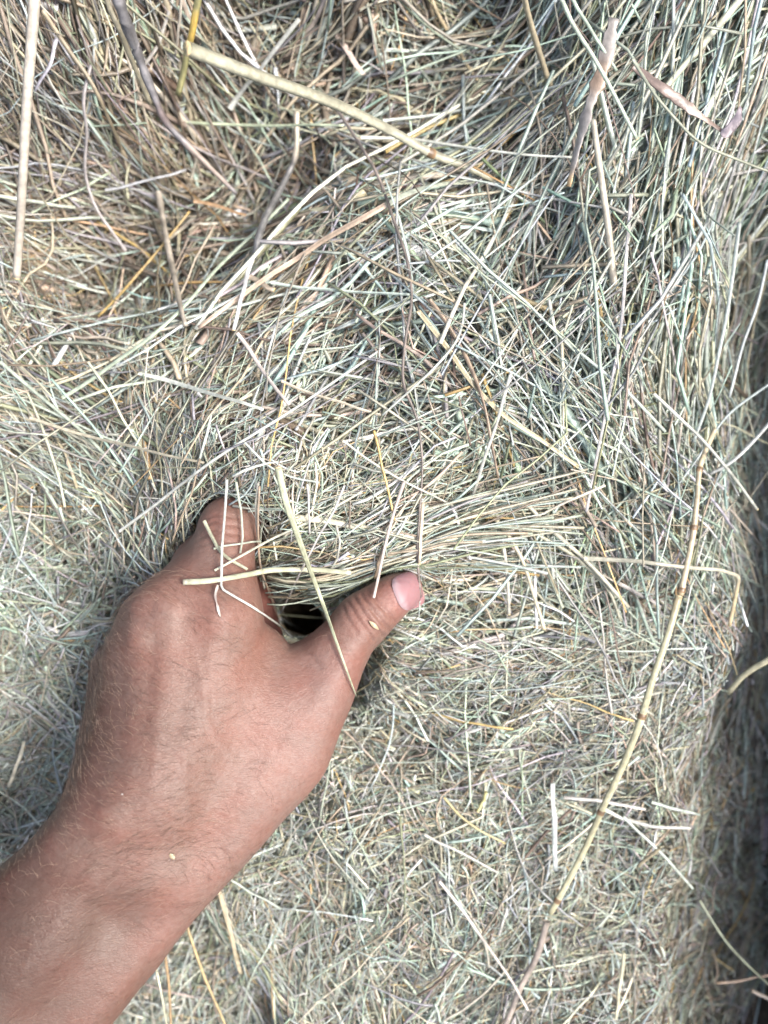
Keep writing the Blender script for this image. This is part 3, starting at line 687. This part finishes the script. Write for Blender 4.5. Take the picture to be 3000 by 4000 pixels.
Z('hay_straw','long yellow jointed straw slanting down the right side',[(1466,1288),(1443,1370),(1412,1460),(1380,1565),(1345,1655),(1300,1752),(1262,1838),(1225,1908),(1188,1975)],16,(.68,.56,.34),z=(2.2,2.4,2.3,1.8,1.2,.6,.1,-.4),w2=13,nodes_at=(.36,.66,.95),band=[(.0,.03,(.3,.2,.1))],cut=0)
Z('hay_straw','thinner tan upper length of straw leading to the yellow jointed straw',[(1543,930),(1512,1010),(1504,1080),(1492,1180),(1470,1286)],11,(.60,.46,.25),z=(1.2,1.8,2,2,2.1),w2=14,nodes_at=(.24,.6,.97))
Z('hay_straw','faded frayed tail of straw under the yellow jointed straw',[(1182,1990),(1160,2060),(1125,2130),(1085,2230)],15,(.56,.46,.34),lift=.006)
Z('twig','very long thin knobbly brown stalk winding down to the thumbnail',[(715,222),(760,290),(812,375),(850,480),(880,580),(886,650),(874,740),(872,830),(900,905),(912,1000),(906,1100),(900,1200),(905,1290)],7,(.30,.22,.17),lift=.008,w2=5)
Z('hay_straw','long green stem lying across the thumb and the back of the hand',[(602,1010),(618,1080),(640,1145),(668,1225),(702,1320),(730,1400),(752,1460),(768,1502)],17,(.48,.50,.33),lift=.020,w2=3,cut=0)
Z('grass_leaf','folded green blade with a dark tip lying over the knuckles',[(396,1258),(450,1255),(520,1243),(580,1232),(665,1232),(760,1238)],13,(.45,.46,.30),lift=.017,band=[(-.1,.015,(.05,.03,.03))])
Z('hay_straw','short green stem slanting down to the folded blade over the knuckles',[(440,1126),(458,1160),(480,1195),(533,1230)],8,(.56,.54,.36),lift=.010)
Z('hay_straw','kinked white stem that drops over the knuckles then turns to the web',[(492,1035),(487,1100),(480,1180),(478,1270),(545,1310),(605,1350),(634,1376)],6,(.66,.66,.56),lift=.010,sharp=True)
Z('hay_straw','short white stem standing upright on the index finger',[(512,1040),(518,1090),(524,1140),(519,1196)],5.5,WHITE,lift=.012)
Z('hay_straw','straight pale straw crossing the index finger towards the upper right',[(464,1231),(580,1168),(666,1126),(781,1063)],5.5,(.72,.70,.58),lift=.011)
Z('hay_straw','short white stem lying level on the index finger',[(460,1185),(510,1175),(565,1169)],4.5,WHITE,lift=.010)
Z('dry_leaf','tiny shrivelled leaf stuck to the back of the hand below the folded blade',[(470,1262),(464,1285),(470,1310),(477,1334)],7,(.55,.46,.40),lift=.010)
Z('hay_straw','brown stem running down the inner side of the index finger',[(560,1050),(557,1130),(563,1220),(588,1300),(600,1340)],5,(.50,.37,.22),lift=.013)
Z('grass_leaf','flat golden blade lying level between the index finger and the thumb tip',[(640,1118),(716,1128),(841,1151),(952,1175)],15,(.50,.42,.30),lift=.009,w2=11)
Z('hay_straw','pale stem dropping steeply to the thumb joint',[(872,1040),(850,1110),(832,1178),(808,1291)],8,(.66,.56,.40),lift=.013)
Z('dry_leaf','small brown leaf scrap pinched above the thumb joint',[(828,1180),(820,1215),(810,1250)],13,(.40,.27,.16),lift=.012)
Z('hay_straw','short cream straw ending just above the thumbnail',[(914,1085),(909,1150),(905,1218)],9,(.72,.60,.36),lift=.013,cut=1)
Z('hay_straw','thin brown straw running down to the knuckle left of the index finger',[(433,990),(418,1050),(388,1125),(373,1170)],5,(.42,.32,.22),lift=.010)
Z('hay_straw','cream straw dropping down the inner edge of the index finger',[(558,1040),(554,1100),(558,1180),(570,1272)],5,(.68,.62,.48),lift=.012)
Z('hay_straw','golden strand ending over the gripped bundle above the thumb',[(808,930),(818,975),(833,1040),(854,1124)],6,GOLD,lift=.012)
Z('hay_straw','white straw slanting through the bundle into the dark web hollow',[(745,1048),(715,1112),(683,1175),(640,1255),(608,1322)],5,WHITE,lift=.016)
Z('hay_straw','curved pale strand above the gripped bundle',[(530,955),(560,990),(610,1022),(690,1043)],5,SAGE,lift=.010)
Z('hay_straw','white straw slanting down right above the thumb tip',[(742,952),(800,995),(848,1025),(980,1092)],5,WHITE,lift=.011)
Z('hay_straw','short white upright straw right of the long green stem',[(663,1045),(667,1100),(669,1152)],5.5,WHITE,lift=.012)
# long slender stems
Z('hay_straw','very long pale stem rising from left of the hand to the middle',[(258,1148),(312,1108),(450,1001),(650,873),(830,750)],7,(.62,.66,.56),lift=.007)
Z('hay_straw','long arched green stem at the left reaching up to the centre',[(135,860),(190,826),(250,783),(325,728),(400,660),(470,580),(560,495),(625,430)],9,SAGE,lift=.008,w2=7)
Z('hay_straw','golden yellow strand in the brown hollow at the upper left',[(214,682),(280,612),(340,542),(388,482),(408,455)],6,GOLD,lift=.009)
Z('hay_straw','wavy lilac grey stem wandering down the upper left',[(195,140),(180,220),(187,280),(185,380),(210,455),(245,505),(272,543)],8,LILAC,lift=.010,w2=6)
Z('twig','jointed dark grey stalk in the middle of the upper left',[(640,240),(634,355),(615,395),(590,440),(563,500),(548,560)],13,(.22,.20,.21),lift=.010,w2=15,band=[(-.1,.3,(.5,.44,.34))])
Z('hay_straw','bright white straw end below the jointed dark grey stalk',[(546,560),(530,610),(505,712)],10,(.76,.73,.68),lift=.012,cut=1)
Z('hay_straw','long white stem stretched level above the middle of the hay',[(780,298),(890,303),(1020,320),(1150,336),(1235,340)],8,(.76,.74,.62),lift=.012,w2=5)
Z('hay_straw','level pale stem passing under the thickest pale green stem',[(365,262),(500,270),(620,271),(742,271)],7,(.66,.64,.48),lift=.018)
Z('grass_leaf','broad cream blade near the top edge, right of the thickest stem',[(712,45),(748,105),(786,162)],15,CREAM,lift=.012)
Z('hay_straw','golden straw poking out below the thickest pale green stem',[(832,328),(900,290),(995,246)],9,(.68,.44,.12),lift=.010)
Z('hay_straw','wide pale green stem slanting in from the top right corner',[(1622,-30),(1540,70),(1475,145),(1428,203)],17,(.60,.62,.44),lift=.012)
Z('grass_leaf','long pale green blade below the top right corner',[(1640,-30),(1605,60),(1572,145),(1530,235),(1495,305)],18,(.58,.61,.45),lift=.010)
Z('hay_straw','straight pale stem crossing over the torn grey leaf',[(1205,-20),(1250,70),(1297,150),(1376,301)],10,(.62,.66,.52),z=(4.6,4.4,4.2,3.6),cut=1)
Z('hay_straw','thin green stem beside the straight one near the torn grey leaf',[(1228,-20),(1280,70),(1332,153)],8,(.56,.61,.48),z=(3.6,3.5,3.2))
Z('hay_straw','long dark green stem crossing the dark curled leaf to the right edge',[(1366,130),(1430,225),(1505,303),(1590,345),(1680,378)],7,(.40,.44,.28),z=(3.8,4.0,3.8,3.2,2.6))
Z('hay_straw','long upright pale stem in the upper right thicket',[(1456,-20),(1452,150),(1446,300),(1430,450),(1409,555)],8,(.62,.67,.58),lift=.010)
Z('hay_straw','thin white stem hanging right of centre with its tip over the ridge',[(1408,545),(1424,620),(1440,693),(1464,815)],6,WHITE,lift=.012)
Z('hay_straw','very long white upright stem crossing the combed stems right of centre',[(1362,420),(1352,553),(1340,703),(1312,873),(1266,1106)],8,(.70,.70,.58),lift=.010)
Z('hay_straw','pale stem leaning beside the dark gap at the right',[(1598,480),(1588,560),(1556,753),(1530,863),(1497,955)],9,(.60,.66,.58),z=(2,2,1.6,1.4,1.0))
Z('hay_straw','thin bluish stem rising to the right edge above the jointed straw',[(1680,815),(1570,900),(1510,985),(1448,1070)],6,(.44,.49,.50),z=(0,.6,1,1))
Z('hay_straw','pale blue grey stem curving out to the right edge',[(1680,893),(1610,970),(1572,1003),(1530,1026)],9,(.42,.46,.45),z=(.5,.6,.6,.4))
Z('hay_straw','straight pale stem slanting down past the top of the jointed straw',[(1412,850),(1465,900),(1522,955),(1636,1100)],8,(.58,.60,.46),z=(2.4,2.2,1.8,.4),cut=1)
Z('hay_straw','slender sage stem ending left of the top of the jointed straw',[(1358,925),(1405,1000),(1450,1066),(1492,1098)],7,SAGE,lift=.008)
Z('hay_straw','bent white stem in the middle of the hay',[(1003,655),(998,700),(986,735),(950,782),(890,840),(825,897)],6,WHITE,lift=.010)
Z('hay_straw','cream stem leaning to the left right of centre',[(1103,805),(1070,923),(1043,1005),(1016,1087)],8,(.68,.66,.54),lift=.011,cut=1)
Z('twig','upright dark brown stalk in the centre right',[(1128,545),(1133,600),(1138,660),(1156,780)],8,(.32,.24,.19),lift=.009)
Z('grass_leaf','long golden tan blade running down right through the combed stems',[(903,670),(965,748),(1030,838),(1080,890),(1160,945),(1250,1008)],11,(.62,.48,.28),lift=.009)
Z('twig','knotted brown stalk beside the golden tan blade',[(928,645),(965,700),(1002,765),(1045,873),(1062,955),(1075,1030)],8,(.36,.25,.16),lift=.010)
Z('hay_straw','beige straw pair member slanting right below the ridge',[(1140,1092),(1200,1150),(1272,1217),(1356,1312)],10,(.62,.56,.40),lift=.010)
Z('hay_straw','cream straw with its cut end pointing down right of the thumb',[(1046,1095),(1085,1140),(1118,1190),(1155,1291),(1176,1358)],10,(.70,.58,.38),lift=.012,cut=1)
Z('hay_straw','white straw dropping steeply right of the thumb',[(1066,1080),(1078,1140),(1092,1210),(1101,1328)],9,(.72,.68,.54),lift=.010,cut=1)
Z('hay_straw','short pale straw dropping onto the gripped bundle',[(975,1090),(995,1150),(1016,1208)],7,(.70,.70,.58),lift=.013)
Z('hay_straw','kinked green and tan stem bent sharply downwards at the right',[(1262,1206),(1380,1213),(1480,1225),(1555,1231),(1595,1245),(1586,1300),(1577,1352)],10,(.58,.60,.42),z=(1.4,1.8,2.2,2.0,1.6,.8,.2),sharp=True,band=[(.78,1.1,(.56,.45,.27))])
Z('hay_straw','pale stem crossing under the beige straw right of the thumb',[(1092,1118),(1170,1160),(1255,1212),(1310,1268),(1342,1342)],9,(.58,.56,.40),lift=.008)
Z('hay_straw','thick olive stem with a frayed end at the right edge',[(1690,1408),(1655,1430),(1610,1458),(1571,1498)],14,(.48,.47,.26),z=(-.5,-.8,-1.2,-1.8))
Z('grass_leaf','short grey blade slanting between thumb and jointed straw',[(1335,1260),(1380,1283),(1427,1312)],8,(.50,.46,.40),lift=.008)
Z('grass_leaf','rough lilac white blade standing upright at the lower right',[(1192,1692),(1196,1760),(1198,1820),(1200,1880)],13,(.62,.57,.56),lift=.010)
Z('hay_straw','level white stem ending beside the lower jointed straw',[(1218,1721),(1300,1731),(1395,1747)],8,WHITE,lift=.008)
Z('hay_straw','curved white stem right of the lower jointed straw',[(1308,1747),(1345,1768),(1390,1781),(1490,1789)],8,WHITE,lift=.009)
Z('hay_straw','short bluish stem above the curved white stem',[(1408,1731),(1455,1746),(1512,1760)],8,(.56,.62,.56),lift=.012)
Z('hay_straw','slender sage stem slanting towards the dark lower right',[(1345,1765),(1430,1844),(1496,1918)],7,SAGE,lift=.010)
Z('hay_straw','long straight white stem near the bottom edge',[(948,1902),(1030,2009),(1085,2090),(1141,2183)],7,(.72,.72,.60),lift=.010)
Z('hay_straw','thin white stem slanting below the arm to the right',[(915,1804),(990,1840),(1078,1885)],6,WHITE,lift=.010)
Z('hay_straw','curved yellow strand in the lower middle',[(958,1722),(990,1760),(1030,1790),(1093,1822)],5.5,(.66,.48,.20),lift=.009)
Z('hay_straw','cream straw standing upright near the bottom right',[(1347,2055),(1340,2130),(1329,2200)],9,CREAM,lift=.010)
Z('hay_straw','slim green stem running into the black gap at the lower right',[(1512,1945),(1545,2000),(1585,2053),(1680,2145)],6,(.30,.34,.24),z=(-3.5,-3.5,-3.8,-5))
Z('hay_straw','tan strand lit against the black gap at the lower right',[(1548,2124),(1600,2118),(1680,2103)],6,(.50,.36,.22),z=(-5,-5,-5))
Z('hay_straw','short beige stub at the very right of the black gap',[(1622,2138),(1645,2150),(1690,2172)],9,(.56,.48,.36),z=(-5,-5,-5))
Z('hay_straw','short orange tan straw piece in the lower right',[(1427,1833),(1400,1853),(1376,1873)],9,(.58,.42,.24),lift=.010)
Z('hay_straw','little yellow green piece in the lower middle',[(1052,1712),(1043,1732),(1031,1754)],8,(.62,.58,.20),lift=.010)
Z('hay_straw','yellow stem bending down to the bottom edge right of the forearm',[(380,1930),(416,2036),(450,2129),(495,2235)],7,(.58,.44,.18),z=(-.2,-.4,-.8,-1.2),under=True)
Z('hay_straw','upright golden stem beside the forearm at the bottom',[(345,1960),(364,2120),(371,2235)],7,(.56,.39,.16),z=(-.4,-.8,-1.2),under=True)
Z('hay_straw','thin cream stem nearest the forearm at the bottom edge',[(310,1980),(345,2130),(362,2235)],5.5,CREAM,z=(-.4,-1,-1.4),under=True)
Z('grass_leaf','tan blade hanging just right of the forearm',[(466,1900),(490,1985),(506,2050),(521,2106)],10,(.60,.46,.28),lift=.007,under=True)
Z('grass_leaf','cream blade lying in the blurred hay left of the wrist',[(52,1600),(38,1650),(18,1700)],8,CREAM,lift=.010)
Z('grass_leaf','split white blade stretched across the left middle',[(298,804),(350,818),(400,834),(470,855),(570,884)],10,(.68,.66,.56),lift=.010,w2=7)
Z('hay_straw','long tan stem slanting down through the left towards the finger',[(65,903),(180,940),(300,969),(440,999)],7,(.62,.54,.36),lift=.009)
Z('hay_straw','cream stem with a joint crossing just left of centre',[(608,824),(640,838),(700,858),(822,896)],7,(.66,.62,.42),lift=.009)
Z('hay_straw','chalky white piece leaning left of centre',[(513,720),(540,758),(567,800),(626,874)],9,(.72,.70,.56),lift=.010)
Z('hay_straw','pale green stem lying level above the centre',[(586,612),(700,625),(790,632),(884,637)],7,(.58,.66,.56),lift=.011)
Z('hay_straw','stubby tan tube lying beside the white straw end',[(541,597),(566,612),(592,627)],13,(.52,.42,.27),lift=.011,cut=1)
Z('grass_leaf','long tan blade sloping through the middle of the upper left',[(835,442),(760,485),(700,518),(640,560),(570,606),(500,656),(428,710)],13,(.60,.47,.30),lift=.009,w2=9)
Z('twig','upright grey brown broken stalk in the left middle',[(345,415),(355,480),(366,553),(382,630),(401,708)],13,(.42,.35,.31),lift=.009)
Z('grass_leaf','little pale blue green blade in the upper centre',[(995,490),(1035,493),(1076,501)],10,(.50,.62,.58),lift=.011)
Z('grass_leaf','broad arched green blade in the upper centre',[(826,446),(875,420),(930,402),(990,393),(1055,388)],16,(.46,.49,.37),lift=.007,w2=10)
Z('hay_straw','slender green stem rising towards the tan stem from the top edge',[(826,262),(980,241),(1110,208),(1256,172)],7,(.56,.62,.50),lift=.010)
Z('hay_straw','golden tan stem coming down from the top middle',[(926,-20),(952,40),(980,90),(1032,178)],9,(.60,.46,.22),lift=.009)
Z('hay_straw','thin white upright stem beside the smooth tan stem',[(1161,-20),(1160,80),(1157,187)],5,WHITE,lift=.014)
Z('grass_leaf','rusty orange blade in the brown hollow',[(418,434),(470,446),(532,466)],9,(.46,.27,.10),lift=.010)
Z('hay_straw','hooked green stem in the brown hollow',[(276,432),(273,385),(290,340),(325,313),(382,309)],6,(.48,.50,.34),lift=.011)
Z('hay_straw','short pale blue stem crossing the brown hollow',[(226,413),(310,392),(402,367)],6,(.58,.66,.60),lift=.013)
Z('grass_leaf','broad pale green blade behind the purplish grey stalk',[(253,320),(330,275),(420,215),(497,158)],15,(.54,.57,.40),lift=.009)
Z('grass_leaf','wide whitish blade between the jointed stalk and the top edge',[(498,238),(530,190),(565,145),(645,40)],15,(.58,.60,.54),lift=.011)
Z('hay_straw','tan brown stem slanting through the upper left corner',[(92,25),(150,110),(190,165),(235,255),(275,345)],10,(.46,.35,.21),lift=.010)
Z('hay_straw','pale stem poking in level from the left edge',[(-30,418),(60,433),(162,450)],8,(.62,.64,.48),lift=.009)
Z('dry_leaf','slim grey leaf beside the cream stem at the left edge',[(120,83),(110,135),(75,197)],9,(.52,.52,.52),lift=.012)
Z('hay_straw','short cream stem ending in mid air near the top left',[(392,-20),(386,50),(379,122)],7,(.68,.62,.46),lift=.020)
Z('hay_straw','long green stem at the left edge slanting into the combed stems',[(0,780),(90,860),(170,925),(250,1010)],8,(.50,.54,.40),lift=.008)
Z('hay_straw','bluish stem near the right edge below the thicket',[(1659,560),(1640,640),(1600,760),(1575,860)],8,(.50,.56,.56),z=(1.5,1,.4,0))
Z('twine','frayed end of dark blue twine half buried above the centre',[(1075,503),(1120,507),(1170,514),(1235,511)],7,(.02,.05,.20),lift=.002)
for o in SC.objects:
    if o.name.startswith('twine'): o.data.materials.clear(); o.data.materials.append(M_TWINE)

# flakes of chaff on the skin, and a scrap of pink blossom in the hay
def flake(name, label, cat, px, py, ln, wd, ang, col, z=None):
    a = math.radians(ang); n = 7; t = np.linspace(-.5, .5, n)
    x = px+np.cos(a)*t*ln; y = py-np.sin(a)*t*ln
    zz = hand_hit(x, y)+.0004 if z is None else np.full(n, z)
    if z is None: zz = np.where(zz < 0, zz.max(), zz)
    path = P(x, y, zz); w = wd*S*np.array([.15, .6, .9, 1, .85, .5, .1])*(H-zz.mean())/H
    v, q, c = tubes(path[None], w[None], np.array([.3]), np.zeros((1, n)), np.tile(np.array(col), (1, n, 1)), 8)
    o = link(name, fast_mesh(name, v-path[3], q, col=c), M_HAY, loc=path[3]); return tag(o, label, cat)
flake('chaff_flake','small cream husk stuck on the side of the thumb joint','chaff',808,1351,28,10,-42,(.46,.36,.22))
flake('chaff_flake','tiny straw coloured flake stuck on the inner wrist','chaff',372,1850,16,12,-50,(.44,.36,.23))
flake('chaff_flake','tiny white speck stuck on the back of the hand near the wrist','chaff',264,1716,6,4,0,(.55,.52,.48))
for k, (x, y) in enumerate([(165,470),(172,492),(178,505)]): 
    pass
w0 = P(170, 488, -.008); flake('petal_scrap','scrap of faded magenta petal in the left hay','petal',170,488,34,7,-60,(.42,.10,.28), z=float(samp(HG, w0[0], w0[1]))+.004)
